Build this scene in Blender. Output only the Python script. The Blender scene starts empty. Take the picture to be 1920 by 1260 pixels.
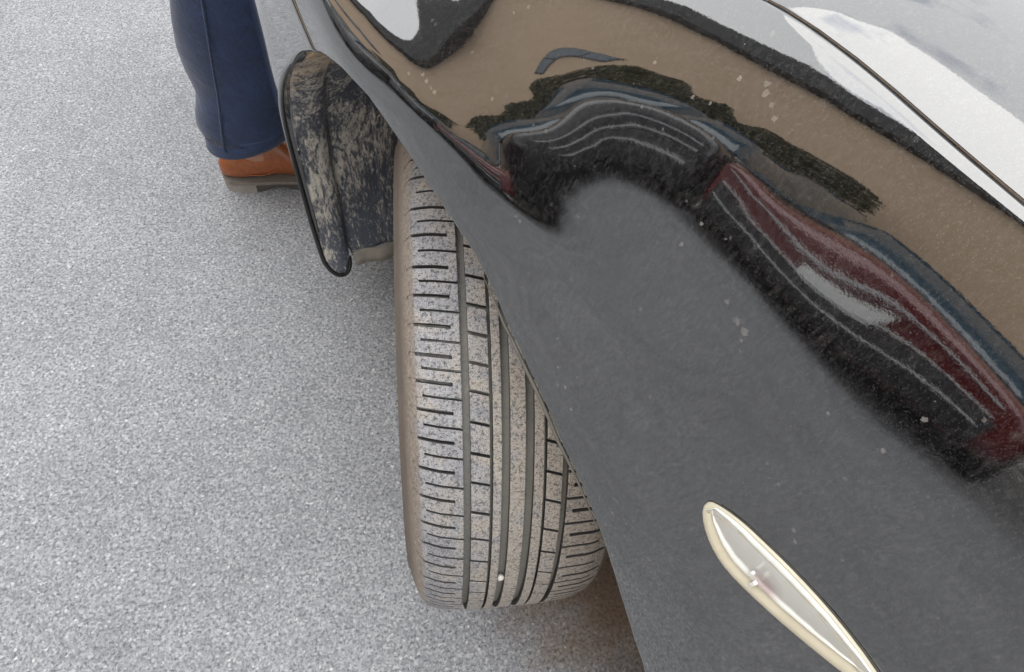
import bpy, bmesh, math, random
import numpy as np
from mathutils import Vector, Matrix
random.seed(7); rng = np.random.default_rng(7)
SC = bpy.context.scene; COL = SC.collection
PI = math.pi; rad = math.radians

# ------------------------------------------------------------------ camera
cd = bpy.data.cameras.new('camera'); cam = bpy.data.objects.new('camera', cd); COL.objects.link(cam)
cd.sensor_fit = 'HORIZONTAL'; cd.sensor_width = 36; cd.lens = 36 * 1200 / 1920
cd.clip_start = .02; cd.clip_end = 500
R_, F_, U_ = Vector((.99014, -.09892, .09916)), Vector((.13624, .51580, -.84580)), Vector((.03251, .85098, .52420))
M = Matrix((R_, U_, -F_)).transposed().to_4x4(); M.translation = (-.0693, -.42845, 1.0581)
cam.matrix_world = M; SC.camera = cam

# ------------------------------------------------------------------ world, sun, exposure
SUN_AZ, SUN_EL = rad(290), rad(73)
W = bpy.data.worlds.new('World'); SC.world = W; W.use_nodes = True
nt = W.node_tree; nt.nodes.clear()
N = nt.nodes.new
out = N('ShaderNodeOutputWorld'); bg = N('ShaderNodeBackground'); sky = N('ShaderNodeTexSky')
sky.sky_type = 'NISHITA'; sky.sun_disc = False; sky.sun_elevation = SUN_EL; sky.sun_rotation = SUN_AZ
tc = N('ShaderNodeTexCoord'); mp = N('ShaderNodeMapping'); mp.inputs['Scale'].default_value = (1, 1, 2.2)
nz = N('ShaderNodeTexNoise'); nz.inputs['Scale'].default_value = 3.2; nz.inputs['Detail'].default_value = 6
cr = N('ShaderNodeValToRGB'); cr.color_ramp.elements[0].position = .25; cr.color_ramp.elements[1].position = .38
mx = N('ShaderNodeMix'); mx.data_type = 'RGBA'; mx.inputs[7].default_value = (8.3, 8.4, 8.5, 1)
L = nt.links.new
L(tc.outputs['Generated'], mp.inputs[0]); L(mp.outputs[0], nz.inputs['Vector']); L(nz.outputs['Fac'], cr.inputs[0])
L(cr.outputs[0], mx.inputs[0]); L(sky.outputs[0], mx.inputs[6]); L(mx.outputs[2], bg.inputs[0])
bg.inputs[1].default_value = .12; L(bg.outputs[0], out.inputs[0])
sl = bpy.data.lights.new('sun', 'SUN'); sl.energy = .55; sl.angle = rad(60); sl.color = (1, .97, .93)
so = bpy.data.objects.new('sun', sl); COL.objects.link(so)
sd = Vector((-.28, .10, 1.0)).normalized()
so.rotation_euler = sd.to_track_quat('Z', 'Y').to_euler(); so.location = (0, 0, 12)
SC.view_settings.view_transform = 'Standard'; SC.view_settings.look = 'None'
SC.view_settings.exposure = 1.38; SC.view_settings.gamma = 1; SC.view_settings.use_curve_mapping = False

# ------------------------------------------------------------------ helpers
def mesh(name, V, Fc, mats=None, parent=None, smooth=True, mi=None):
    me = bpy.data.meshes.new(name); me.from_pydata([tuple(v) for v in V], [], Fc); me.update()
    o = bpy.data.objects.new(name, me); COL.objects.link(o)
    if mats is not None:
        for m in (mats if isinstance(mats, (list, tuple)) else [mats]): me.materials.append(m)
    if mi is not None: me.polygons.foreach_set('material_index', mi)
    me.polygons.foreach_set('use_smooth', [smooth] * len(me.polygons))
    if parent: setpar(o, parent)
    return o
def setpar(o, p):
    o.parent = p; bpy.context.view_layer.update(); o.matrix_parent_inverse = p.matrix_world.inverted()
def empty(name, loc):
    o = bpy.data.objects.new(name, None); COL.objects.link(o); o.location = loc; o.empty_display_size = .1
    bpy.context.view_layer.update(); return o
def tag(o, label, cat, group=None, kind=None):
    if label: o['label'] = label
    if cat: o['category'] = cat
    if group: o['group'] = group
    if kind: o['kind'] = kind
    return o
def gridfaces(n, m, off=0, closed_i=False, closed_j=False, flip=False):
    f = []
    for i in range(n if closed_i else n - 1):
        for j in range(m if closed_j else m - 1):
            a, b = off + i * m + j, off + ((i + 1) % n) * m + j
            c, d = off + ((i + 1) % n) * m + (j + 1) % m, off + i * m + (j + 1) % m
            f.append((a, d, c, b) if flip else (a, b, c, d))
    return f
def autosmooth(o, ang=35):
    me = o.data; bm = bmesh.new(); bm.from_mesh(me); bm.normal_update()
    for e in bm.edges:
        if len(e.link_faces) == 2 and e.calc_face_angle(0) > rad(ang): e.smooth = False
    bm.to_mesh(me); bm.free()
class MB:
    def __init__(s): s.V = []; s.F = []; s.mi = []
    def add(s, V, Fc, mi=0):
        k = len(s.V); s.V += [tuple(v) for v in V]; s.F += [tuple(a + k for a in f) for f in Fc]; s.mi += [mi] * len(Fc)
    def box(s, c, sz, M=None, mi=0, bev=0):
        bm = bmesh.new(); bmesh.ops.create_cube(bm, size=1)
        for v in bm.verts: v.co = Vector((v.co.x * sz[0], v.co.y * sz[1], v.co.z * sz[2]))
        if bev: bmesh.ops.bevel(bm, geom=bm.edges[:], offset=bev, segments=2, affect='EDGES', profile=.5)
        for v in bm.verts:
            v.co += Vector(c)
            if M is not None: v.co = M @ v.co
        bm.verts.index_update()
        s.add([v.co[:] for v in bm.verts], [[v.index for v in f.verts] for f in bm.faces], mi); bm.free()
    def tube(s, pts, rs, n=10, mi=0, cap=True):
        pts = [Vector(p) for p in pts]; V = []; up = Vector((.13, .31, .94))
        if not hasattr(rs, '__len__'): rs = [rs] * len(pts)
        for i, p in enumerate(pts):
            t = (pts[min(i + 1, len(pts) - 1)] - pts[max(i - 1, 0)]).normalized()
            a = t.cross(up).normalized() if abs(t.dot(up)) < .97 else t.cross(Vector((1, 0, 0))).normalized()
            b = t.cross(a)
            rr = rs[i] if hasattr(rs[i], '__len__') else (rs[i], rs[i])
            for k in range(n):
                q = 2 * PI * k / n; V.append(p + a * math.cos(q) * rr[0] + b * math.sin(q) * rr[1])
        Fc = gridfaces(len(pts), n, closed_j=True)
        if cap: Fc += [tuple(range(n))[::-1], tuple(range((len(pts) - 1) * n, len(pts) * n))]
        s.add(V, Fc, mi)
    def build(s, name, mats, parent=None, smooth=True):
        return mesh(name, s.V, s.F, mats, parent, smooth, s.mi)

# ------------------------------------------------------------------ materials
class NG:
    def __init__(s, name):
        s.m = bpy.data.materials.new(name); s.m.use_nodes = True; s.t = s.m.node_tree
        s.b = s.t.nodes['Principled BSDF']; s.tc = s.n('ShaderNodeTexCoord')
    def n(s, typ, **kw):
        x = s.t.nodes.new(typ)
        for k, v in kw.items(): setattr(x, k, v)
        return x
    def link(s, a, b): s.t.links.new(a, b)
    def obj(s, scale=(1, 1, 1)):
        m = s.n('ShaderNodeMapping'); m.inputs['Scale'].default_value = scale; s.link(s.tc.outputs['Object'], m.inputs[0]); return m.outputs[0]
    def noise(s, sc, det=4, rough=.55, vec=None, dist=0):
        x = s.n('ShaderNodeTexNoise'); x.inputs['Scale'].default_value = sc; x.inputs['Detail'].default_value = det
        x.inputs['Roughness'].default_value = rough; x.inputs['Distortion'].default_value = dist
        s.link(vec if vec is not None else s.tc.outputs['Object'], x.inputs['Vector']); return x.outputs['Fac']
    def voro(s, sc, feat='F1', outp='Distance', vec=None, rnd=1):
        x = s.n('ShaderNodeTexVoronoi', feature=feat); x.inputs['Scale'].default_value = sc; x.inputs['Randomness'].default_value = rnd
        s.link(vec if vec is not None else s.tc.outputs['Object'], x.inputs['Vector']); return x.outputs[outp]
    def ramp(s, fac, *stops):
        x = s.n('ShaderNodeValToRGB'); e = x.color_ramp.elements
        while len(e) < len(stops): e.new(.5)
        for k, (p, c) in enumerate(stops):
            e[k].position = p; e[k].color = (c, c, c, 1) if not hasattr(c, '__len__') else (*c, 1)
        s.link(fac, x.inputs[0]); return x.outputs[0]
    def mix(s, f, a, b, mode='MIX'):
        x = s.n('ShaderNodeMix', data_type='RGBA', blend_type=mode)
        for v, i in ((f, 0), (a, 6), (b, 7)):
            if hasattr(v, 'is_linked'): s.link(v, x.inputs[i])
            elif i == 0: x.inputs[0].default_value = v
            else: x.inputs[i].default_value = (*v, 1)
        return x.outputs[2]
    def math(s, op, a, b=None, clamp=False):
        x = s.n('ShaderNodeMath', operation=op, use_clamp=clamp)
        for i, v in enumerate((a, b)):
            if v is None: continue
            if hasattr(v, 'is_linked'): s.link(v, x.inputs[i])
            else: x.inputs[i].default_value = v
        return x.outputs[0]
    def bump(s, h, strength=.3, dist=.001, normal=None):
        x = s.n('ShaderNodeBump'); x.inputs['Strength'].default_value = strength; x.inputs['Distance'].default_value = dist
        s.link(h, x.inputs['Height'])
        if normal is not None: s.link(normal, x.inputs['Normal'])
        return x.outputs[0]
    def set(s, **kw):
        for k, v in kw.items():
            i = s.b.inputs[k]
            if hasattr(v, 'is_linked'): s.link(v, i)
            elif hasattr(v, '__len__') and i.type == 'RGBA': i.default_value = (*v, 1)
            else: i.default_value = v
        return s.m
def plain(name, col, rough=.6, var=.25, sc=30, **kw):
    g = NG(name); f = g.noise(sc, 5)
    c = g.mix(f, tuple(x * (1 - var) for x in col), tuple(min(1, x * (1 + var)) for x in col))
    r = g.ramp(f, (0, max(0, rough - .08)), (1, min(1, rough + .08)))
    return g.set(**{'Base Color': c, 'Roughness': r, **kw})

# asphalt -----------------------------------------------------------
def mat_asphalt():
    g = NG('asphalt')
    big = g.noise(1.6, 3); mid = g.noise(9, 4); fine = g.noise(520, 2, .7); f2 = g.noise(210, 3, .6)
    cell = g.n('ShaderNodeTexVoronoi'); cell.inputs['Scale'].default_value = 300; g.link(g.tc.outputs['Object'], cell.inputs['Vector'])
    sep = g.n('ShaderNodeSeparateColor'); g.link(cell.outputs['Color'], sep.inputs[0])
    stone = g.ramp(sep.outputs[0], (0, (.155, .161, .173)), (.35, (.208, .216, .230)), (.75, (.25, .259, .274)), (.985, (.33, .336, .343)), (1, (.45, .45, .445)))
    dark = g.ramp(f2, (.33, .40), (.47, .98), (.7, 1.14))
    c = g.mix(1, stone, dark, 'MULTIPLY')
    c = g.mix(1, c, g.ramp(fine, (.3, .80), (.7, 1.18)), 'MULTIPLY')
    c = g.mix(1, c, g.ramp(mid, (.3, .91), (.7, 1.06)), 'MULTIPLY')
    c = g.mix(1, c, g.ramp(big, (.3, .9), (.7, 1.08)), 'MULTIPLY')
    # dust worn brown where soil dropped from the wheel arch
    pos = g.n('ShaderNodeVectorMath', operation='DISTANCE'); pos.inputs[1].default_value = (.24, -.20, 0)
    g.link(g.tc.outputs['Object'], pos.inputs[0])
    d = g.math('ADD', pos.outputs['Value'], g.math('MULTIPLY', g.math('SUBTRACT', g.noise(22, 4), .5), .22))
    c = g.mix(g.ramp(d, (.10, .85), (.24, 0)), c, g.mix(f2, (.035, .022, .013), (.26, .175, .115)))
    h = g.math('ADD', g.math('MULTIPLY', cell.outputs['Distance'], -.6), g.math('ADD', g.math('MULTIPLY', f2, 1.3), g.math('MULTIPLY', fine, .6)))
    return g.set(**{'Base Color': c, 'Roughness': .88, 'Normal': g.bump(h, .45, .0009)})

SPLASH = [(-.28, .811, .0022), (-.286, .810, .0022), (-.27, .814, .0014), (-.288, .806, .0011), (-.291, .801, .0008), (-.021, .786, .0014), (-.027, .785, .0016), (-.033, .784, .0013), (-.037, .7835, .0016),
          (-.217, .897, .0016), (-.220, .894, .0018), (-.226, .892, .0012), (-.231, .889, .0015), (-.132, .753, .0016), (-.136, .752, .0012), (-.350, .767, .0011), (-.375, .753, .0013), (-.371, .757, .0011), (-.339, .770, .0010), (-.345, .766, .0009)]
# black gloss paint ---------------------------------------------------
def mat_paint(name='black_paint'):
    g = NG(name)
    fl = g.voro(2600, 'F1', 'Color'); sep = g.n('ShaderNodeSeparateColor'); g.link(fl, sep.inputs[0])
    flake = g.ramp(sep.outputs[0], (.86, 0), (1, .05))
    base = g.mix(1, (.0035, .0035, .0042), flake, 'ADD')
    n1 = g.noise(14, 5, .6); n2 = g.noise(260, 3, .7)
    dust = g.math('MULTIPLY', g.ramp(n1, (.3, .2), (.75, 1)), g.ramp(n2, (.35, .3), (.7, 1)))
    dust = g.math('MULTIPLY', dust, .023)
    v2 = g.obj((1, 1, .16)); st = g.noise(520, 3, .65, v2, .35); st2 = g.noise(190, 4, .7, v2, .9)
    dust = g.math('MULTIPLY', dust, g.math('ADD', g.ramp(st, (.45, .1), (.64, 3.6)), g.ramp(st2, (.5, 0), (.7, 1.6))))  # streaks put the asphalt's stretched reflection into the dust film's colour
    # fine dried specks, irregular
    sp = g.n('ShaderNodeTexVoronoi'); sp.inputs['Scale'].default_value = 240; g.link(g.tc.outputs['Object'], sp.inputs['Vector'])
    s2 = g.n('ShaderNodeSeparateColor'); g.link(sp.outputs['Color'], s2.inputs[0])
    dd = g.math('ADD', sp.outputs['Distance'], g.math('MULTIPLY', g.math('SUBTRACT', g.noise(900, 3, .7), .5), .5))
    size = g.math('MULTIPLY', g.ramp(s2.outputs[1], (.93, 0), (1, 1)), .34)
    spot = g.math('MULTIPLY', g.math('LESS_THAN', dd, size), g.ramp(g.noise(11, 3), (.46, .12), (.62, .8)))
    # splash marks where they sit on the wing
    wob = g.math('MULTIPLY', g.math('SUBTRACT', g.noise(520, 4, .75), .5), .0062)
    for (a_, b_, r_) in SPLASH:
        o_, z_ = SEC(np.array([a_]), np.array([b_])); dn = g.n('ShaderNodeVectorMath', operation='DISTANCE'); dn.inputs[1].default_value = W3(a_, float(o_[0]), float(z_[0]))
        g.link(g.tc.outputs['Object'], dn.inputs[0]); spot = g.math('MAXIMUM', spot, g.math('MULTIPLY', g.math('LESS_THAN', g.math('ADD', dn.outputs['Value'], wob), r_ * .8), .55))
    dust = g.math('ADD', dust, g.math('MULTIPLY', spot, .34), True)
    base = g.mix(dust, base, (.46, .45, .43))
    rough = g.math('ADD', g.math('MULTIPLY', spot, .3), .028)
    bm = g.bump(g.noise(700, 2, .5), .014, .0004)
    bm = g.bump(g.noise(42, 2, .5), .018, .002, bm)
    return g.set(**{'Base Color': base, 'Roughness': rough, 'IOR': 2.15, 'Normal': bm,
                    'Coat Weight': 1.0, 'Coat Roughness': .02, 'Coat IOR': 1.5})

# dusty tyre rubber, wheel-centred object coordinates -------------------
def mat_rubber():
    g = NG('dusty_rubber')
    sx = g.n('ShaderNodeSeparateXYZ'); g.link(g.tc.outputs['Object'], sx.inputs[0])
    X0 = g.math('SUBTRACT', sx.outputs[0], .0085); X = g.math('MINIMUM', X0, g.math('DIVIDE', X0, 1.1))
    yz = g.n('ShaderNodeCombineXYZ'); g.link(sx.outputs[1], yz.inputs[1]); g.link(sx.outputs[2], yz.inputs[2])
    ln = g.n('ShaderNodeVectorMath', operation='LENGTH'); g.link(yz.outputs[0], ln.inputs[0]); Rr = ln.outputs['Value']
    n1 = g.noise(38, 6, .7); n2 = g.noise(900, 3, .75); n3 = g.noise(12, 4, .6); n4 = g.noise(330, 4, .8)
    dust = g.mix(n3, (.285, .257, .226), (.385, .358, .326))
    rub = g.mix(n1, (.13, .135, .155), (.40, .405, .425))
    k = g.math('ADD', g.math('MULTIPLY', n1, .9), g.math('ADD', g.math('MULTIPLY', n4, .9), -.53), True)
    blot = g.math('MULTIPLY', g.math('SUBTRACT', g.noise(21, 5, .65, None, .6), .5), 2.2)
    kx = g.math('ADD', g.math('ADD', k, blot), g.math('MULTIPLY', g.math('ADD', X, .03), 5.5), True)     # left shoulder scrubbed cleaner
    c = g.mix(g.ramp(kx, (.10, 0), (.55, 1)), rub, dust)
    speck = g.ramp(n4, (.39, .28), (.50, 1)); c = g.mix(1, c, speck, 'MULTIPLY'); c = g.mix(1, c, g.ramp(n2, (.36, .55), (.5, 1), (.66, 1.28)), 'MULTIPLY')
    c = g.mix(g.ramp(g.noise(1400, 1), (.62, 0), (.72, .5)), c, (.58, .56, .52))
    # brown caked buttress
    ax = g.math('ABSOLUTE', X)
    bt = g.ramp(g.math('ADD', ax, g.math('MULTIPLY', g.math('SUBTRACT', n1, .5), .014)), (.084, 0), (.0885, 1))
    brown = g.mix(g.noise(120, 6, .8), (.085, .070, .058), (.37, .32, .27)); brown = g.mix(1, brown, g.ramp(n4, (.35, .6), (.6, 1.15)), 'MULTIPLY')
    c = g.mix(bt, c, brown)
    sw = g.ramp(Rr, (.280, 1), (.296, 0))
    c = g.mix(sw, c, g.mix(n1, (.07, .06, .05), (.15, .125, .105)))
    # groove floors take a darker grey
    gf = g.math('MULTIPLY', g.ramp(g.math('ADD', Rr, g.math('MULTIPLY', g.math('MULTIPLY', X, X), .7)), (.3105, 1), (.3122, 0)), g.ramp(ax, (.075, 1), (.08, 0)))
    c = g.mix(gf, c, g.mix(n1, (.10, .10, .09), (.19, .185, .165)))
    # groove and sipe walls face sideways: darker rubber colour there
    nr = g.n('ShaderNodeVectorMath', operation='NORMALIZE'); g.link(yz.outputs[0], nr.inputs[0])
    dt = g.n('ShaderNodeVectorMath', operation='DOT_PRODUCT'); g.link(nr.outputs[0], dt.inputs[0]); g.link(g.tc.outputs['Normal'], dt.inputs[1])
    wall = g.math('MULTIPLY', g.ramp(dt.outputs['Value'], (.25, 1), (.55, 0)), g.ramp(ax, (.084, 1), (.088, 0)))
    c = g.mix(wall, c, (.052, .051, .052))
    h = g.math('ADD', g.math('MULTIPLY', n4, 1.0), g.math('MULTIPLY', n2, .5))
    return g.set(**{'Base Color': c, 'Roughness': .82, 'Normal': g.bump(h, .5, .0009)})

# muddy wheel arch plastic ----------------------------------------------
def mat_liner():
    g = NG('muddy_plastic')
    v = g.obj((1.5, 1.5, .42))
    n1 = g.noise(34, 7, .75, v, .8); n2 = g.noise(160, 5, .8, v); n3 = g.noise(7, 3, .6); n0 = g.noise(95, 5, .75)
    sx = g.n('ShaderNodeSeparateXYZ'); g.link(g.tc.outputs['Object'], sx.inputs[0]); Z = sx.outputs[2]
    amt = g.math('ADD', g.math('MULTIPLY', Z, .36), g.math('ADD', g.math('MULTIPLY', n1, 1.0), g.math('MULTIPLY', n3, .5)))
    mud = g.ramp(g.math('ADD', amt, g.math('MULTIPLY', g.math('SUBTRACT', n2, .5), .9)), (.845, 0), (.985, 1))
    base = g.mix(n1, (.028, .036, .052), (.12, .135, .17))
    grey = g.mix(n0, (.22, .212, .19), (.74, .71, .64))
    tan = g.mix(n0, (.34, .235, .15), (.62, .48, .33))
    soil = g.mix(g.ramp(g.math('ADD', g.math('MULTIPLY', Z, 1.0), g.math('MULTIPLY', n3, .5)), (.76, 0), (.90, 1)), grey, tan)
    c = g.mix(mud, base, soil)
    c = g.mix(g.ramp(n2, (.58, 0), (.68, .7)), c, (.55, .53, .48))
    r = g.ramp(mud, (0, .32), (1, .9))
    return g.set(**{'Base Color': c, 'Roughness': r, 'Normal': g.bump(g.math('ADD', n1, g.math('ADD', mud, n2)), .5, .0016)})

def mat_denim():
    g = NG('denim'); n1 = g.noise(9, 4); n2 = g.noise(60, 5, .7); v = g.obj((1, 1, .35)); n3 = g.noise(520, 2, .6, v)
    c = g.mix(n1, (.005, .014, .045), (.010, .027, .078)); c = g.mix(1, c, g.ramp(n2, (.3, .75), (.7, 1.3)), 'MULTIPLY')
    c = g.mix(1, c, g.ramp(n3, (.3, .65), (.7, 1.35)), 'MULTIPLY')
    w3 = g.obj((1, 1, 2.2)); fold = g.noise(13, 3, .6, w3, .8)
    h = g.math('ADD', g.math('MULTIPLY', fold, 9), g.math('ADD', n3, g.math('MULTIPLY', n2, 1.5)))
    return g.set(**{'Base Color': c, 'Roughness': .9, 'Sheen Weight': .15, 'Normal': g.bump(h, .4, .001)})
def mat_leather():
    g = NG('tan_leather'); n1 = g.noise(11, 4); n2 = g.noise(80, 5, .7); n3 = g.voro(700)
    c = g.mix(n1, (.17, .045, .012), (.33, .105, .033)); c = g.mix(1, c, g.ramp(n2, (.3, .7), (.7, 1.15)), 'MULTIPLY')
    return g.set(**{'Base Color': c, 'Roughness': g.ramp(n1, (.3, .28), (.7, .42)), 'Normal': g.bump(g.math('ADD', n2, n3), .15, .0008)})
def mat_glass(name, col=(.02, .03, .035), rough=.03):
    g = NG(name); f = g.noise(3, 2); return g.set(**{'Base Color': g.mix(f, col, tuple(c * 1.3 for c in col)), 'Roughness': rough, 'IOR': 1.9})

# ------------------------------------------------------------------ the car's own axes: s forward, o outward (left side), z up
A = rad(27)
FX, OX = Vector((-math.sin(A), math.cos(A), 0)), Vector((-math.cos(A), -math.sin(A), 0))
def W3(s, o, z): return (FX.x * s + OX.x * o, FX.y * s + OX.y * o, z)
CARM = Matrix(((FX.x, OX.x, 0, 0), (FX.y, OX.y, 0, 0), (0, 0, 1, 0), (0, 0, 0, 1)))
ZC = .35      # wheel arch centre height
# body section: tilt angle phi along the girth w (w = height on the upright side), integrated to (o, z)
WS = np.arange(.05, 1.86, .0025); SS = np.arange(-3.4, 1.2, .01)
def ss(a, b, x): t = np.clip((x - a) / (b - a), 0, 1); return t * t * (3 - 2 * t)
REAR = [(.05, -16), (.3, -4), (.5, 3), (.65, 6), (.75, 9), (.82, 13), (.855, 16.5), (.88, 20), (.90, 25), (.912, 31), (.92, 36), (.935, 42), (.96, 50), (1.0, 62), (1.06, 74), (1.2, 82), (1.86, 90)]
MID = [(.05, -10), (.3, -3), (.5, 0), (.70, 3), (.770, 6), (.781, 25), (.79, 34), (.82, 39), (.87, 45), (.92, 54), (1.0, 70), (1.2, 82), (1.86, 90)]
FRONT = [(.05, -6), (.3, -1), (.5, -1), (.70, 1), (.774, 4), (.782, 30), (.79, 42), (.80, 48), (.83, 54), (.87, 62), (.95, 72), (1.05, 79), (1.2, 84), (1.86, 90)]
def interp_smooth(tab, w):
    x, y = zip(*tab); return np.interp(w, x, y)
def boxblur(a, n):
    k = np.ones(n) / n; p = np.pad(a, (n, n), mode='edge'); return np.convolve(p, k, 'same')[n:-n]
pr = boxblur(boxblur(interp_smooth(REAR, WS), 8), 8); pm = boxblur(interp_smooth(MID, WS), 4); pf = boxblur(interp_smooth(FRONT, WS), 3)
dw = np.interp(SS, [-.16, -.1, 0, .05, .17, .24, .30, .38, .50], [-.024, -.016, 0, .003, 0, -.012, -.032, -.065, -.10])[:, None]     # the crease climbs towards the front
WW = WS[None] - dw * (1 - ss(.86, .98, WS))[None]
PR = np.interp(WW, WS, pr) * 0 + pr[None]; PM = np.interp(WW, WS, pm); PF = np.interp(WW, WS, pf)
c1 = ss(-.235, -.05, SS)[:, None]; c2 = ss(-.05, .06, SS)[:, None]
PHI = np.radians(PR * (1 - c1) + (PM * (1 - c2) + PF * c2) * c1)
i0 = int(np.argmin(abs(WS - .70)))
dO = np.cumsum(-np.sin(PHI), 1) * .0025; dZ = np.cumsum(np.cos(PHI), 1) * .0025
dO -= dO[:, i0:i0 + 1]; dZ -= dZ[:, i0:i0 + 1]
oref = .10 - .05 * np.clip(SS - .08, 0, 9) ** 2 - 1.05 * np.clip(SS - .29, 0, 9) ** 2 - .02 * np.clip(-SS - .2, 0, .8) ** 2
OO = oref[:, None] + dO; ZZ = .70 + dZ
# pressed-panel shape of the wing: swells and hollows in 1/100 mm on a (length, girth) lattice
SHAPE = [-57, -123, -4, -124, -151, -199, -128, -258, -335, -353, -299, -324, -427, -357, -341, -334, -267, -163, -346, -77, 152, -151, -18, -68, -18, -352, -68, 0, 27, -177, -71, 153, 52, 75, 175, 102, 27, 492, -88, -258, -2, -83, -375, -324, -8, -374, -722, -648, -404, -559, -931, -650, -781, -610, -729, -150, -1136, 108, 13, 124, -493, 295, -304, -563, -396, 333, -63, -407, -13, 241, 128, 374, 97, 600, -288, 1325, -351, 120, -618, 676, -1194, 7, -148, 8, -1507, -742, -212, -1259, -867, -1316, -1213, -648, -1659, 214, -2288, 347, -98, 343, -607, 50, 351, -1656, -110, 364, 424, -1889, 2133, -2137, 2011, -406, 477, 852, -598, 1981, -289, -245, -173, 240, -511, -1210, 1221, -262, -2271, 268, -1117, -407, -1991, -51, -2754, 295, -2707, 645, -3041, 65, 274, -92, -59, -504, 1128, -1874, -1986, 3354, -3356, 1778, -1506, -1100, 1120, -1828, 1864, -2157, 1397, -422, -675, 150, -142, -434, 1470, -3857, 3514, 286, -3420, 1832, -1288, -601, 1403, -2646, 1313, -2242, 673, -845, -1141, 967, 159, -596, 1799, -3697, 6526, -7312, 1121, 2051, -547, 958, 1173, 100, 1337, 1934, -253, 3759, -1922, 4719, -1083, 972, -1235, 1193, -356, -1391, 2365, 2265, -4588, 1847, -2382, 431, -1470, 187, -2603, 1146, -3605, 2155, -3994, 803, -1062, 2002, -2584, 2924, -1587, 917, -3191, 3771, -2383, 1146, -302, 402, 178, 1007, 83, 1288, -407, 1874, 1329, -1358, 1321, -922, 1509, -3038, 5365, -4262, 1940, -2315, 1875, -1584, 1734, -1015, 1467, -1190, 1905, -1125, 1070, -581, 323, 333, -1074, 1775, -1137, 507, -86, -366, 277, -1075, 126, -739, 5, -622, 650, -1407, 1108, -1149, 531, -145, -270, 1078, -1582, 1658, -1038, 611, -514, -50, 153, 228, 105, 472, 246, -21, 1028, -595, 1068, -320, 215, -7, -288, 661, -502, 542, -303, -97, -227, -436, -317, -305, -261, -310, 107, -721, 426, -797]
gs_, gw_ = np.arange(-.54, .221, .05), np.arange(.58, 1.131, .03)
OO = OO + np.exp(-((SS[:, None] - gs_) / .055) ** 2 / 2) @ (np.array(SHAPE).reshape(len(gs_), len(gw_)) * 1e-5) @ (np.exp(-((WS[:, None] - gw_) / .033) ** 2 / 2) * ss(.52, .66, WS)[:, None]).T
def SEC(s, w):
    s = np.asarray(s, float); w = np.asarray(w, float)
    i = np.clip((s - SS[0]) / .01, 0, len(SS) - 1.001); j = np.clip((w - WS[0]) / .0025, 0, len(WS) - 1.001)
    a, b = i.astype(int), j.astype(int); fa, fb = i - a, j - b
    def bl(T): return T[a, b] * (1 - fa) * (1 - fb) + T[a + 1, b] * fa * (1 - fb) + T[a, b + 1] * (1 - fa) * fb + T[a + 1, b + 1] * fa * fb
    return bl(OO), bl(ZZ)
def surf_pts(s, w, inset=0):
    o, z = SEC(s, w)
    if np.any(inset):
        e = .002; o1, z1 = SEC(s, np.asarray(w) + e); o0, z0 = SEC(s, np.asarray(w) - e)
        to, tz = o1 - o0, z1 - z0; l = np.hypot(to, tz); o = o - inset * tz / l; z = z + inset * to / l
    return o, z
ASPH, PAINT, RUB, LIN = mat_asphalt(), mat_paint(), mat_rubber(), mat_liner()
DENIM, LEATH = mat_denim(), mat_leather()
BLACKPL = plain('black_plastic', (.012, .012, .013), .45, .3, 60)
GLASS = mat_glass('sky_blue_glass', (.035, .065, .09))  # blue base colour stands in for the sky's reflection
ALLOY = plain('alloy_rim', (.35, .35, .36), .35, .2, 40, Metallic=1.0)

# ------------------------------------------------------------------ ground
ground = mesh('ground', [(-150, -150, 0), (150, -150, 0), (150, 150, 0), (-150, 150, 0)], [(0, 1, 2, 3)], ASPH, None, False)
tag(ground, 'weathered light grey asphalt with fine pale aggregate', None, None, 'structure')

CAR_O = -.76     # centre line
car = empty('parked_car', W3(-1.3, CAR_O, 0))
tag(car, 'black glossy car with its muddy front wheel steered, paint mirroring the street', 'car')

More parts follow.
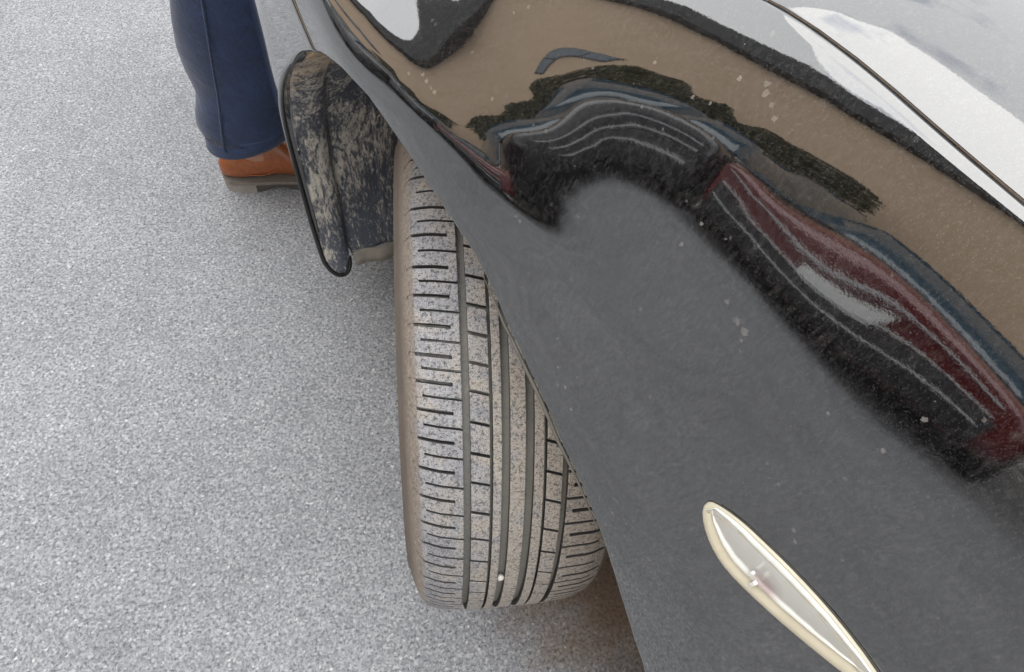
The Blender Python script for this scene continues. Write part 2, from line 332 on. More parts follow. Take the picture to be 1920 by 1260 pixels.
# arch lip, radius by angle about the arch centre (0 = forward, 90 = top)
LT = [(-34, .385), (0, .385), (15, .376), (32, .368), (51, .368), (65, .3805), (73, .391), (81, .3985), (87, .397), (92, .389), (98, .381), (104.7, .375), (111.4, .371), (116, .3695), (121.4, .374), (130, .388), (134, .400), (138.6, .412), (145.2, .426), (149.6, .437), (152.2, .446), (158, .46), (170, .472), (205, .48)]
def lip(t):
    r = np.interp(t, *zip(*LT)); return r * np.cos(np.radians(t)), ZC + r * np.sin(np.radians(t))
WT = .9185       # girth of the bonnet seam
def panel(name, tl, anchors, nr, parent, mat, flange=True, pw=1.6):
    """polar patch between the arch lip and an outer outline; edges roll inwards"""
    tl = np.asarray(tl); n = len(tl)
    ls, lw = lip(tl); at = [a[0] for a in anchors]
    os_, ow = np.interp(tl, at, [a[1] for a in anchors]), np.interp(tl, at, [a[2] for a in anchors])
    rho = np.linspace(0, 1, nr) ** pw
    S = ls[:, None] + (os_ - ls)[:, None] * rho[None]; Wg = lw[:, None] + (ow - lw)[:, None] * rho[None]
    o, z = SEC(S, Wg); P = np.stack([S, o, z], -1)
    # outward rolled border: three rings beyond each edge
    du = np.gradient(P, axis=0); dv = np.gradient(P, axis=1); nn = np.cross(du, dv); nn /= np.linalg.norm(nn, axis=-1, keepdims=True)
    if nn[n // 2, nr // 3, 1] < 0: nn = -nn; flip = True
    else: flip = False
    def ext(Pe, ne, te, r, depth):     # te outward tangent
        te = te / np.linalg.norm(te, axis=-1, keepdims=True)
        ring = [Pe + te * r * math.sin(a) - ne * r * (1 - math.cos(a)) for a in (rad(30), rad(60), rad(90))]
        ring.append(ring[-1] - ne * depth); return ring
    r1 = ext(P[:, 0], nn[:, 0], P[:, 0] - P[:, 1], .0035, .009)
    r2 = ext(P[:, -1], nn[:, -1], P[:, -1] - P[:, -2], .0025, .014)
    P2 = np.concatenate([np.stack(r1[::-1], 1), P, np.stack(r2, 1)], 1)
    N2 = np.concatenate([np.repeat(nn[:, :1], 4, 1), nn, np.repeat(nn[:, -1:], 4, 1)], 1)
    e0 = ext(P2[0], N2[0], P2[0] - P2[1], .005, .016); e1 = ext(P2[-1], N2[-1], P2[-1] - P2[-2], .005, .016)
    P3 = np.concatenate([np.stack(e0[::-1], 0), P2, np.stack(e1, 0)], 0)
    V = [W3(*p) for p in P3.reshape(-1, 3)]
    o_ = mesh(name, V, gridfaces(P3.shape[0], P3.shape[1], flip=not flip), mat, parent)
    return o_
GAP_T = 70.6
def lin(a, b, n): return np.linspace(a, b, n)
ft = np.concatenate([lin(GAP_T + .85, 100, 60), lin(100.5, 170, 130), lin(171, 205, 20)])
panel('fender', ft, [(GAP_T, .49, WT), (84, .25, WT), (97, 0, WT), (112, -.3, WT), (135, -.74, WT), (148, -.745, .85), (175, -.74, .45), (205, -.735, .15)], 110, car, PAINT)
bt = np.concatenate([lin(-27, 30, 40), lin(31, GAP_T - .85, 60)])
panel('bumper', bt, [(-27, .62, .16), (-10, .72, .2), (25, .74, .5), (48, .73, .90), (58, .60, WT), (GAP_T, .485, WT)], 70, car, PAINT)
def strip(name, s0, s1, w0, w1, ns, nw, mat, parent, mirror=False, inset=0):
    s = np.linspace(s0, s1, ns)[:, None] + np.zeros((1, nw)); w = np.linspace(w0, w1, nw)[None] + np.zeros((ns, 1))
    o, z = surf_pts(s, w, inset)
    if mirror: o = 2 * CAR_O - o
    P = np.stack([s, o, z], -1)
    # rolled edge
    def edge(P, axis, first):
        a, b = (np.take(P, 0 if first else -1, axis), np.take(P, 1 if first else -2, axis)); t = a - b; t /= np.linalg.norm(t, axis=-1, keepdims=True)
        rings = [a + t * .0015 + [[0, 0, -.0008]], a + t * .0025 + [[0, 0, -.003]], a + t * .0025 + [[0, 0, -.016]]]
        return rings
    for ax in (1, 0):
        r0, r1 = edge(P, ax, True), edge(P, ax, False)
        P = np.concatenate([np.stack(r0[::-1], ax), P, np.stack(r1, ax)], ax)
    return mesh(name, [W3(*p) for p in P.reshape(-1, 3)], gridfaces(P.shape[0], P.shape[1], flip=mirror), mat, parent)
# bonnet: full width from seam to seam
def bonnet():
    ns = 70; s = np.linspace(-.74, .70, ns)
    w = np.concatenate([np.linspace(WT + .0035, 1.25, 30), np.linspace(1.27, 1.80, 22)])
    Sg = s[:, None] + 0 * w[None]; u = w - w[0]
    os0, zs0 = SEC(s, s * 0 + w[0]); fo, fz = np.polyval(np.polyfit(s, os0, 2), s), np.polyval(np.polyfit(s, zs0, 3), s)
    kk = ss(0, .30, u)[None]; ph = np.radians(60 + 27 * (1 - np.exp(-u / .07)))
    du_ = np.diff(u, prepend=0); io, iz = np.cumsum(np.sin(ph) * du_), np.cumsum(np.cos(ph) * du_)
    o = os0[:, None] * (1 - kk) + fo[:, None] * kk - io[None]; z = zs0[:, None] * (1 - kk) + fz[:, None] * kk + iz[None]
    k = (np.linspace(0, 1, len(w)))[None] ** 3
    o = o + (CAR_O - o[:, -1:]) * k
    Pl = np.stack([Sg, o, z], -1); Pr = Pl.copy(); Pr[..., 1] = 2 * CAR_O - Pr[..., 1]
    P = np.concatenate([Pl, Pr[:, ::-1][:, 1:]], 1)
    a, b = P[:, 0], P[:, 1]; t = a - b; t /= np.linalg.norm(t, axis=-1, keepdims=True)
    nrm = np.cross(np.gradient(a, axis=0), t); nrm /= np.linalg.norm(nrm, axis=-1, keepdims=True); nrm *= np.sign(nrm[:, 2:3])
    rings = [a + t * .0025 * math.sin(q) - nrm * .0025 * (1 - math.cos(q)) for q in (rad(30), rad(60), rad(90))]; rings.append(rings[-1] - nrm * .02)
    P = np.concatenate([np.stack(rings[::-1], 1), P], 1)
    return mesh('bonnet', [W3(*p) for p in P.reshape(-1, 3)], gridfaces(P.shape[0], P.shape[1]), PAINT, car)
bonnet()
strip('seam_channel', -.74, .6, WT - .02, WT + .03, 60, 6, BLACKPL, car, inset=.014)
# gap backing behind fender / bumper joint
def gap_back():
    ls, lw = lip(np.array([GAP_T])); a = np.array([ls[0], lw[0]]); b = np.array([.4875, WT]); d = (b - a) / np.linalg.norm(b - a); n = np.array([-d[1], d[0]])
    V = []; k = 30
    for i in range(k):
        p = a + (b - a) * i / (k - 1)
        for q in (-.02, .02):
            sp, wp = p + n * q; o, z = surf_pts(sp, wp, .012); V.append(W3(sp, float(o), float(z)))
    mesh('joint_channel', V, gridfaces(k, 2), BLACKPL, car)
gap_back()

# ------------------------------------------------------------------ wheel (parts in wheel-centred coordinates)
WC = Vector((0, 0, .316)); XC = .0085; TR = .316
def prof(x):
    d = x - XC
    d = np.where(d > 0, d / 1.1, np.where(-d > .0855, .0855 + (-d - .0855) * 1.59, -d))
    return np.interp(d, [0, .04, .07, .0855, .092, .098, .104, .109, .1125], [.316, .3156, .3126, .3064, .3000, .2926, .2840, .274, .262])
def wp(x, el, r):   # el: elevation angle towards -Y
    x, el, r = np.broadcast_arrays(np.asarray(x, float), el, r)
    y = -r * np.cos(el); z = r * np.sin(el); z = np.maximum(z, -.3145); return np.stack([x, y, z], -1).reshape(-1, 3)
wheel = None
def wobj(name, V, Fc, mat=None, smooth=True, parent=None):
    o = mesh(name, V, Fc, mat or RUB, None, smooth); o.location = WC
    if parent is not None: setpar(o, parent)
    return o
# rim disc with spokes = the wheel part itself
mb = MB(); ne = 48
pr_ = [(-.085, .222), (-.095, .228), (-.09, .205), (-.03, .195), (.08, .200), (.10, .226), (.108, .228)]
V = np.concatenate([wp(XC + x, np.linspace(0, 2 * PI, ne, endpoint=False), r) for x, r in pr_]); mb.add(V, gridfaces(len(pr_), ne, closed_j=True))
for k in range(5):
    Mr = Matrix.Rotation(2 * PI * k / 5, 4, 'X'); mb.box((XC - .06, 0, .125), (.03, .055, .17), Mr, 0, .008)
mb.tube([(XC - .085, 0, 0), (XC + .02, 0, 0)], [.062, .075], 24)
wheel = mb.build('wheel', ALLOY); wheel.location = WC; autosmooth(wheel); setpar(wheel, car)
# carcass
FLOOR = .0068
cx = [-.1125, -.1085, -.104, -.098, -.092, -.0865, -.0855, -.08, -.05, 0, .05, .08, .0855, .0865, .092, .098, .104, .109, .1125]
cp = [(-.080, .226), (-.089, .232), (-.098, .2445), (-.1015, .2575), (-.1035, .2615), (-.1035, .2655), (-.1012, .268)]
def xd(d): return d * 1.1 if d > 0 else -(.0855 + (-d - .0855) / 1.59 if -d > .0855 else -d)
for d in cx[1:]:
    x = xd(d); r = float(prof(XC + x)); cp.append((x, r - (FLOOR if abs(d) < .086 else .0015)))
for x in (.121, .112, .100): cp.append((x, {.100: .226, .112: .232, .121: .2445}[x]))
na = 200
V = np.concatenate([wp(XC + x, np.linspace(0, 2 * PI, na, endpoint=False), r) for x, r in cp])
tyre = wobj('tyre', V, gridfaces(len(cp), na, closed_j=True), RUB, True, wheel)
# ribs that run right round
def rib(x0, x1):
    xs = [x0, x0, x0 + .0006, (x0 + x1) / 2, x1 - .0006, x1, x1]; dr = [-FLOOR - .001, -.0006, 0, 0, 0, -.0006, -FLOOR - .001]
    V = np.concatenate([wp(x, np.linspace(0, 2 * PI, na, endpoint=False), float(prof(x)) + d) for x, d in zip(xs, dr)])
    o = wobj('tread_rib', V, gridfaces(len(xs), na, closed_j=True), RUB, True, wheel); autosmooth(o, 40)
rib(-.0131, -.0053); rib(.0020, .0157); rib(.0233, .0322)
D0 = 2 * PI / 72
def close_list(l):
    l = list(l); rem = 2 * PI - (l[-1] - l[0]); n = round(rem / D0); return l + [l[-1] + rem * k / n for k in range(1, n)]
E60 = rad(60)
sb = close_list([-.2141, -.1333, -.0551, .0249, .1023, .1886, .2788, .3686, .4695, .5716, .6732, .791])
rb0 = [.2523, .3474, .4424, .5533, .6534, .7656]; rb = close_list([.2523 - .087 * k for k in range(4, 0, -1)] + rb0)
def blocks(lst, x0, x1, slope, gap=.0092):
    rest = MB()
    for i, a in enumerate(lst):
        b = lst[(i + 1) % len(lst)]; b = b + 2 * PI if b < a else b
        j = [random.uniform(-.0006, .0006) for _ in range(2)]
        ths = [a + gap / 2 + j[0], a + gap / 2 + .0022 + j[0], (a + b) / 2, b - gap / 2 - .0022 + j[1], b - gap / 2 + j[1]]
        xs = [x0, x0 + .0006, (x0 + x1) / 2, x1 - .0006, x1]
        V, Fc = [], []
        for ti, t in enumerate(ths):
            for xi, x in enumerate(xs):
                edge = ti in (0, 4) or xi in (0, 4)
                V.append(wp(x, E60 - (t + slope * (x - x0)), float(prof(x)) - (.0006 if edge else 0))[0])
        Fc += gridfaces(5, 5)
        ring = [0, 1, 2, 3, 4, 9, 14, 19, 24, 23, 22, 21, 20, 15, 10, 5]; k = len(V)
        for q in ring:
            v = np.array(V[q]); r = np.hypot(v[1], v[2]); f = (r - FLOOR) / r; V.append((v[0], v[1] * f, v[2] * f))
        for q in range(16): Fc.append((ring[q], ring[(q + 1) % 16], k + (q + 1) % 16, k + q))
        vis = -1.35 < (a + .04 + PI) % (2 * PI) - PI < 1.5
        if vis:
            o = wobj('tread_block', V, [f[::-1] for f in Fc], RUB, True, wheel); autosmooth(o, 40)
        else: rest.add(V, [f[::-1] for f in Fc])
    o = rest.build('tread_blocks_behind', RUB); o.location = WC; autosmooth(o, 40); setpar(o, wheel); o['kind'] = 'stuff'
blocks(sb, -.0325, -.0158, .81); blocks(rb, .0347, .0492, 1.05)
def shoulder(longs, shorts, xin, xL0, xL1, xS0, xS1, xref, slope, side, hl=.0039, hs=.0023, nm='shoulder_rib'):
    """rib with long and short sipes sunk into it; x runs outwards from the groove"""
    xs = sorted({xin, xin + side * .0006, *[xL0 + side * e for e in (-.0005, .0003)], *[xL1 + side * e for e in (-.0003, .002)],
                 *[xS1 + side * e for e in (-.0003, .0008)], *[xin + side * q for q in (.012, .02, .028, .034, .0385)],
                 *[XC + xd(side * q) for q in (.0855, .0885, .092, .095, .098, .101, .104, .109, .1125)]}, key=lambda x: side * x)
    ev = sorted([(t, 'L') for t in longs] + [(t, 'S') for t in shorts])
    rows = []
    for i, (t, k) in enumerate(ev):
        h = hl if k == 'L' else hs; e = .0012
        rows += [(t - h - e, None), (t - h, k), (t + h, k), (t + h + e, None)]
        nx = ev[(i + 1) % len(ev)][0]; nx = nx + 2 * PI if nx < t else nx
        rows.append(((t + nx) / 2, None))
    V = []
    for t, k in rows:
        for xi, x in enumerate(xs):
            r = float(prof(x)); d = 0
            if k == 'L' and side * (x - xL0) >= 0 and side * (x - xL1) <= 0: d = .0064
            if k == 'S' and side * (x - xS0) >= 0 and side * (x - xS1) <= 0: d = .0048
            xr = x
            bl = float(ss(.0835, .098, abs(x - XC)))
            if xi == 0: d = max(d, .0007)
            V.append(wp(xr, E60 - (t + slope * side * (x - xref) * (1 if side > 0 else -1) * (1 - bl * .5)), r - d)[0])
    n, m = len(rows), len(xs)
    # wall down to the groove floor
    Fc = gridfaces(n, m, closed_i=True); k0 = len(V)
    for i in range(n):
        v = V[i * m]; r = np.hypot(v[1], v[2]); f = (float(prof(xin)) - FLOOR - .001) / r; V.append((v[0], v[1] * f, v[2] * f))
    for i in range(n): Fc.append((i * m, k0 + i, k0 + (i + 1) % n, ((i + 1) % n) * m))
    if side < 0: Fc = [f[::-1] for f in Fc]
    o = wobj(nm, V, Fc, RUB, True, wheel); autosmooth(o, 32)
lo = close_list([-.562, -.4415, -.35, -.2509, -.1675, -.0844, -.0031, .0708, .15, .2348, .3243, .4179, .5146, .6009, .695, .79])
sh = [((a + (lo[(i + 1) % len(lo)] if i + 1 < len(lo) else lo[0] + 2 * PI)) / 2) for i, a in enumerate(lo)]
shoulder(lo, sh, -.039, -.047, -.0815, -.037, -.0715, -.077, .45, -1)
rl = close_list([.4908 - .092 * k for k in range(3, 0, -1)] + [.4908, .5891, .6962, .8153])
rsx = [((a + (rl[(i + 1) % len(rl)] if i + 1 < len(rl) else rl[0] + 2 * PI)) / 2) for i, a in enumerate(rl)]
shoulder(rl, rsx, .0547, .061, .102, .052, .092, .06, .1, 1, hl=.0056, hs=.0034)

# ------------------------------------------------------------------ wheel arch liner
def liner():
    ts = np.concatenate([np.linspace(-32, 200, 200)])
    os_ = np.array([.088, .082, .072, .060, .050, .046, .043, .038, .033, .02, .0, -.03, -.034, -.05, -.1, -.16, -.22, -.26])
    dr = np.array([0, -.002, -.004, -.006, -.004, 0, .010, .013, .012, .011, .012, .012, .006, .006, .008, .010, .012, .0])
    P = []
    for t in ts:
        tr = rad(t)
        ls, lw = lip(np.array([t])); r0 = float(np.interp(t, *zip(*LT))) - .001
        osurf = float(SEC(ls, lw)[0][0])
        amp = float(ss(60, 20, t)) * .8 + .2
        for o, d in zip(os_, dr):
            r = r0 + d * amp
            osh = osurf - .103 if t > 100 else float(np.interp(t, [-32, -5, 25, 45, 100], [-.0045, -.006, -.008, 0, 0])) + (osurf - .103) * float(ss(30, 60, t)) + (1 - float(ss(30, 60, t))) * (float(oref[int(round((r * math.cos(tr) - SS[0]) / .01))]) - .100 + .006)
            tt = tr
            if t < -2:      # rounded lower end of the outer tongue
                u = min(1, max(0, (o - .043) / .045)); lowz = rad(-31) + rad(7) * (abs(2 * u - 1) ** 2.6 if o > .041 else .36)
                tt = lowz + (rad(-2) - lowz) * (t + 32) / 30
            P.append((r * math.cos(tt), o + osh, ZC + r * math.sin(tt)))
    n, m = len(ts), len(os_)
    o_ = mesh('arch_liner', [W3(*p) for p in P], gridfaces(n, m, flip=True), LIN, car); autosmooth(o_, 50)
    s_ = o_.modifiers.new('thickness', 'SOLIDIFY'); s_.thickness = .003; s_.offset = 1
liner()
def arch_edge():
    pts = []
    for t in np.linspace(62, -25, 44):
        ls, lw = lip(np.array([t])); r = math.hypot(ls[0], lw[0] - ZC) - .0035; sx, wx = r * math.cos(rad(t)), ZC + r * math.sin(rad(t))
        o, z = surf_pts(sx, wx); pts.append(W3(sx, float(o) - .004, float(z)))
    for k in range(1, 11):
        a = PI * .5 * k / 10; t = -25 - 6.5 * math.sin(a); ls, lw = lip(np.array([t])); o, z = surf_pts(ls[0], lw[0])
        pts.append(W3(ls[0] - .003, float(o) - .004 - .024 * (1 - math.cos(a)), float(z)))
    for k in range(1, 8):
        a = PI * .5 * k / 7; t = -31.5 + 4 * (1 - math.cos(a)); ls, lw = lip(np.array([t])); o, z = surf_pts(ls[0], lw[0])
        pts.append(W3(ls[0] - .003, float(o) - .028 - .018 * math.sin(a), float(z)))
    mb = MB(); mb.tube(pts, [.0010 + .0030 * min(1, max(0, k - 8) / 22) for k in range(len(pts))], 8); mb.build('arch_edge', BLACKPL, car)
arch_edge()
def arch_trim():
    pts = []
    for t in np.linspace(110, 139, 30):
        ls, lw = lip(np.array([t])); r = math.hypot(ls[0], lw[0] - ZC) - .0088; sx, wx = r * math.cos(rad(t)), ZC + r * math.sin(rad(t))
        o, z = surf_pts(sx, wx); pts.append(W3(sx, float(o) - .0025, float(z)))
    mb = MB(); mb.tube(pts, [.0003 + .0013 * math.sin(PI * k / 29) for k in range(30)], 8); mb.build('arch_trim', plain('dusty_edge', (.10, .095, .085), .7, .4, 90), car)
arch_trim()
# dusty deflector hanging below the liner
V = []
for o in np.linspace(.034, -.12, 14):
    for k, z in enumerate((.170, .166, .158, .146)): V.append(W3(  .346 - .004 * k + .004 * math.sin(o * 90), o, z - (o - .034) * -.16))
fl = mesh('air_deflector', V, gridfaces(14, 4), plain('dusty_flap', (.24, .225, .195), .85, .35, 60), car); m_ = fl.modifiers.new('thickness', 'SOLIDIFY'); m_.thickness = .003

# ------------------------------------------------------------------ side marker lamp on the fender
def lamp():
    up = [(-.3345, .7215), (-.340, .7255), (-.347, .7295), (-.357, .7335), (-.367, .736), (-.38, .7395), (-.392, .742), (-.41, .745), (-.43, .746), (-.448, .745)]
    lw = [(-.337, .716), (-.345, .709), (-.357, .7045), (-.367, .7035), (-.38, .7065), (-.397, .7125), (-.412, .719), (-.428, .727), (-.442, .735), (-.448, .740)]
    out = np.array(up + lw[::-1])
    # densify
    pts = []
    for i in range(len(out)):
        a, b = out[i], out[(i + 1) % len(out)]
        for q in (0, .5): pts.append(a + (b - a) * q)
    pts = np.array(pts)
    for _ in range(2): pts = pts * .5 + (np.roll(pts, 1, 0) + np.roll(pts, -1, 0)) * .25
    c = pts.mean(0); tan_ = np.roll(pts, -1, 0) - np.roll(pts, 1, 0); nrm = np.stack([tan_[:, 1], -tan_[:, 0]], 1); nrm /= np.linalg.norm(nrm, axis=1, keepdims=True)
    if ((pts - c) * nrm).sum() < 0: nrm = -nrm
    def low(sx, w):       # the body is thinner along its upper edge
        a = np.interp(-np.asarray(sx), [-q for q, _ in up], [b for _, b in up]); b = np.interp(-np.asarray(sx), [-q for q, _ in lw], [d for _, d in lw])
        return 1 - .62 * np.clip((w - b) / np.maximum(a - b, .004), 0, 1)
    def ring(ins, h):
        p = pts - nrm * ins; o, z = surf_pts(p[:, 0], p[:, 1], -h * low(p[:, 0], p[:, 1])); return [W3(a, b, d) for a, b, d in zip(p[:, 0], o, z)]
    root_m = MB(); n = len(pts)
    rings = [ring(-.0004, -.001), ring(-.0004, .0006), ring(-.0001, .0007), ring(0, .0004)]
    V = sum(rings, []); root_m.add(V, gridfaces(4, n, closed_j=True))
    base = root_m.build('side_marker', plain('lamp_gasket', (.015, .015, .016), .5), car)
    cream = NG('cream_lens'); f = cream.noise(70, 4)
    CRM = cream.set(**{'Base Color': cream.mix(f, (.42, .39, .30), (.55, .52, .42)), 'Roughness': .12, 'IOR': 1.5, 'Subsurface Weight': .25, 'Subsurface Radius': (.004, .004, .003), 'Subsurface Scale': .5})
    rings = [ring(.0, 0), ring(.0, .0026), ring(.0005, .0042), ring(.0012, .0052), ring(.0022, .0058), ring(.005, .0064), ring(.0064, .0052), ring(.0098, .0046)]
    V = sum(rings, []); k = MB(); k.add(V, gridfaces(len(rings), n, closed_j=True)); body = k.build('lamp_housing', CRM, base)
    # ribbed pale reflector window, proud facets
    wh = NG('pale_reflector'); n2 = wh.noise(40, 3)
    pink = wh.n('ShaderNodeVectorMath', operation='DISTANCE'); o_, z_ = SEC(np.array([-.385]), np.array([.722])); pink.inputs[1].default_value = W3(-.385, float(o_[0]) + .005, float(z_[0])); wh.link(wh.tc.outputs['Object'], pink.inputs[0])
    sxx = wh.noise(1.0, 0); colr = wh.mix(wh.ramp(pink.outputs['Value'], (.004, .75), (.010, 0)), wh.mix(n2, (.58, .61, .59), (.74, .76, .73)), (.36, .26, .26))
    WH = wh.set(**{'Base Color': colr, 'Roughness': .10, 'IOR': 1.5, 'Coat Weight': 1.0, 'Coat Roughness': .02})
    q = MB(); m = 44
    ss_ = np.linspace(-.3385, -.445, m)
    upi = np.interp(-ss_, [-a for a, b in up], [b for a, b in up]); lwi = np.interp(-ss_, [-a for a, b in lw], [b for a, b in lw])
    V = []
    fr = [0.02, .06, .14, .17, .2, .28, .30, .42, .44, .58, .60, .74, .76, .86, .9, .97]; hh = [.0064, .0080, .0082, .0074, .0056, .0066, .0054, .0066, .0054, .0066, .0054, .0064, .0052, .0060, .0066, .0062]
    for i in range(m):
        ins = .0034
        a, b = upi[i] - ins * .18, lwi[i] + ins * 2.9
        if a < b: a = b = (upi[i] + lwi[i]) / 2
        for t, h in zip(fr, hh):
            w = a + (b - a) * t; hz = h + (.0004 if (i // 2) % 2 and .15 < t < .85 else 0)
            o, z = surf_pts(ss_[i], w, -hz * float(low(ss_[i], w))); V.append(W3(ss_[i], float(o), float(z)))
    q.add(V, gridfaces(m, len(fr))); q.build('lens', WH, base)
    for a_, b_, sz in ((-.377, .7195, .0016), (-.3815, .7165, .0019)):
        o, z = surf_pts(a_, b_, -.0066 * float(low(a_, b_))); q2 = MB(); q2.box((a_, float(o), float(z)), (sz * 1.1, .002, sz * 4.2), CARM, 0, .0005); q2.build('bulb_holder', plain('bright_white', (.8, .8, .78), .15, .03), base)
lamp()

# ------------------------------------------------------------------ rest of the car beyond the frame
def side(mir):
    sgn = lambda o: 2 * CAR_O - o if mir else o
    def patch(name, s0, s1, w0, w1, mat=PAINT, par=car, ns=30, nw=50): return strip(name, s0, s1, w0, w1, ns, nw, mat, par, mirror=mir)
    d = patch('front_door', -.752, -1.92, .2, 1.0)
    mb = MB(); o, z = SEC(np.array([-1.75]), np.array([.86])); M_ = CARM
    mb.box((-1.72, sgn(float(o[0]) + .03), float(z[0])), (.2, .02, .03), M_, 0, .008); mb.build('door_handle', PAINT, d)
    mb = MB(); mb.box((-.95, sgn(.10), 1.0), (.14, .2, .13), M_, 0, .04); mb.build('door_mirror', PAINT, d)
    patch('rear_door', -1.926, -2.7, .2, 1.0); patch('sill', -.75, -2.7, .12, .194, ns=20, nw=8)
    patch('quarter_panel', -2.706, -3.3, .2, 1.0)
    if mir:
        patch('right_fender', .6, -.746, .2, WT, ns=60)
    # glass house: pillar line from (s,z) top to belt
    V = []
    for s, zt, ot in ((-.80, .985, -.02), (-1.2, 1.25, -.10), (-1.6, 1.43, -.16), (-2.2, 1.46, -.17), (-2.8, 1.33, -.12), (-3.25, 1.0, -.05)):
        V += [W3(s, sgn(-.005), .955), W3(s, sgn(ot), zt)]
    mesh('side_window', V, gridfaces(6, 2), GLASS, car)
for m in (False, True): side(m)
sec = [(-.76, .985, -.02), (-1.2, 1.25, -.10), (-1.6, 1.43, -.16)]
def cross(name, pts, mat):
    V = []; n = 13
    for s, z, o in pts:
        for k in range(n):
            u = k / (n - 1); oo = o + (2 * CAR_O - 2 * o) * u; V.append(W3(s + .12 * (1 - (2 * u - 1) ** 2) * (1 if s > -2 else -1), oo, z + .03 * (1 - (2 * u - 1) ** 2)))
    return mesh(name, V, gridfaces(len(pts), n), mat, car)
cross('windscreen', sec, GLASS); cross('roof', [(-1.6, 1.43, -.16), (-1.9, 1.46, -.17), (-2.2, 1.46, -.17), (-2.5, 1.43, -.15)], PAINT)
cross('rear_window', [(-2.5, 1.43, -.15), (-2.9, 1.25, -.12), (-3.3, .98, -.05)], GLASS)
mb = MB(); mb.box((-1.35, CAR_O, .30), (3.6, 1.24, .12), CARM, 0, .03); mb.box((-2.1, CAR_O, .55), (2.4, 1.4, .5), CARM, 0, .05); mb.box((.05, CAR_O - .05, .55), (1.0, .95, .4), CARM, 0, .05); mb.box((-3.3, CAR_O, .6), (.06, 1.5, .7), CARM, 0, .02)
mb.build('underbody', BLACKPL, car)
# front fascia
V = []; n = 25
for z, ds in ((.16, -.10), (.25, -.02), (.45, 0), (.6, -.01), (.74, -.05)):
    for k in range(n):
        u = k / (n - 1); oo = -.06 + (2 * CAR_O + .12) * u; V.append(W3(.70 + .16 * (1 - (2 * u - 1) ** 2) + ds, oo, z))
fa = mesh('front_fascia', V, gridfaces(5, n), PAINT, car)
mb = MB()
for k in range(4): mb.box((.856, CAR_O, .36 + .05 * k), (.02, .8 - .05 * k, .018), CARM, 0, .004)
mb.build('grille', BLACKPL, fa)
for mir in (False, True):
    mb = MB(); oo = .0 if not mir else 2 * CAR_O; mb.box((.60, oo - (.20 if not mir else -.20), .64), (.2, .26, .12), CARM, 0, .04); mb.build('headlight', mat_glass('headlight_glass', (.3, .32, .34)), car)

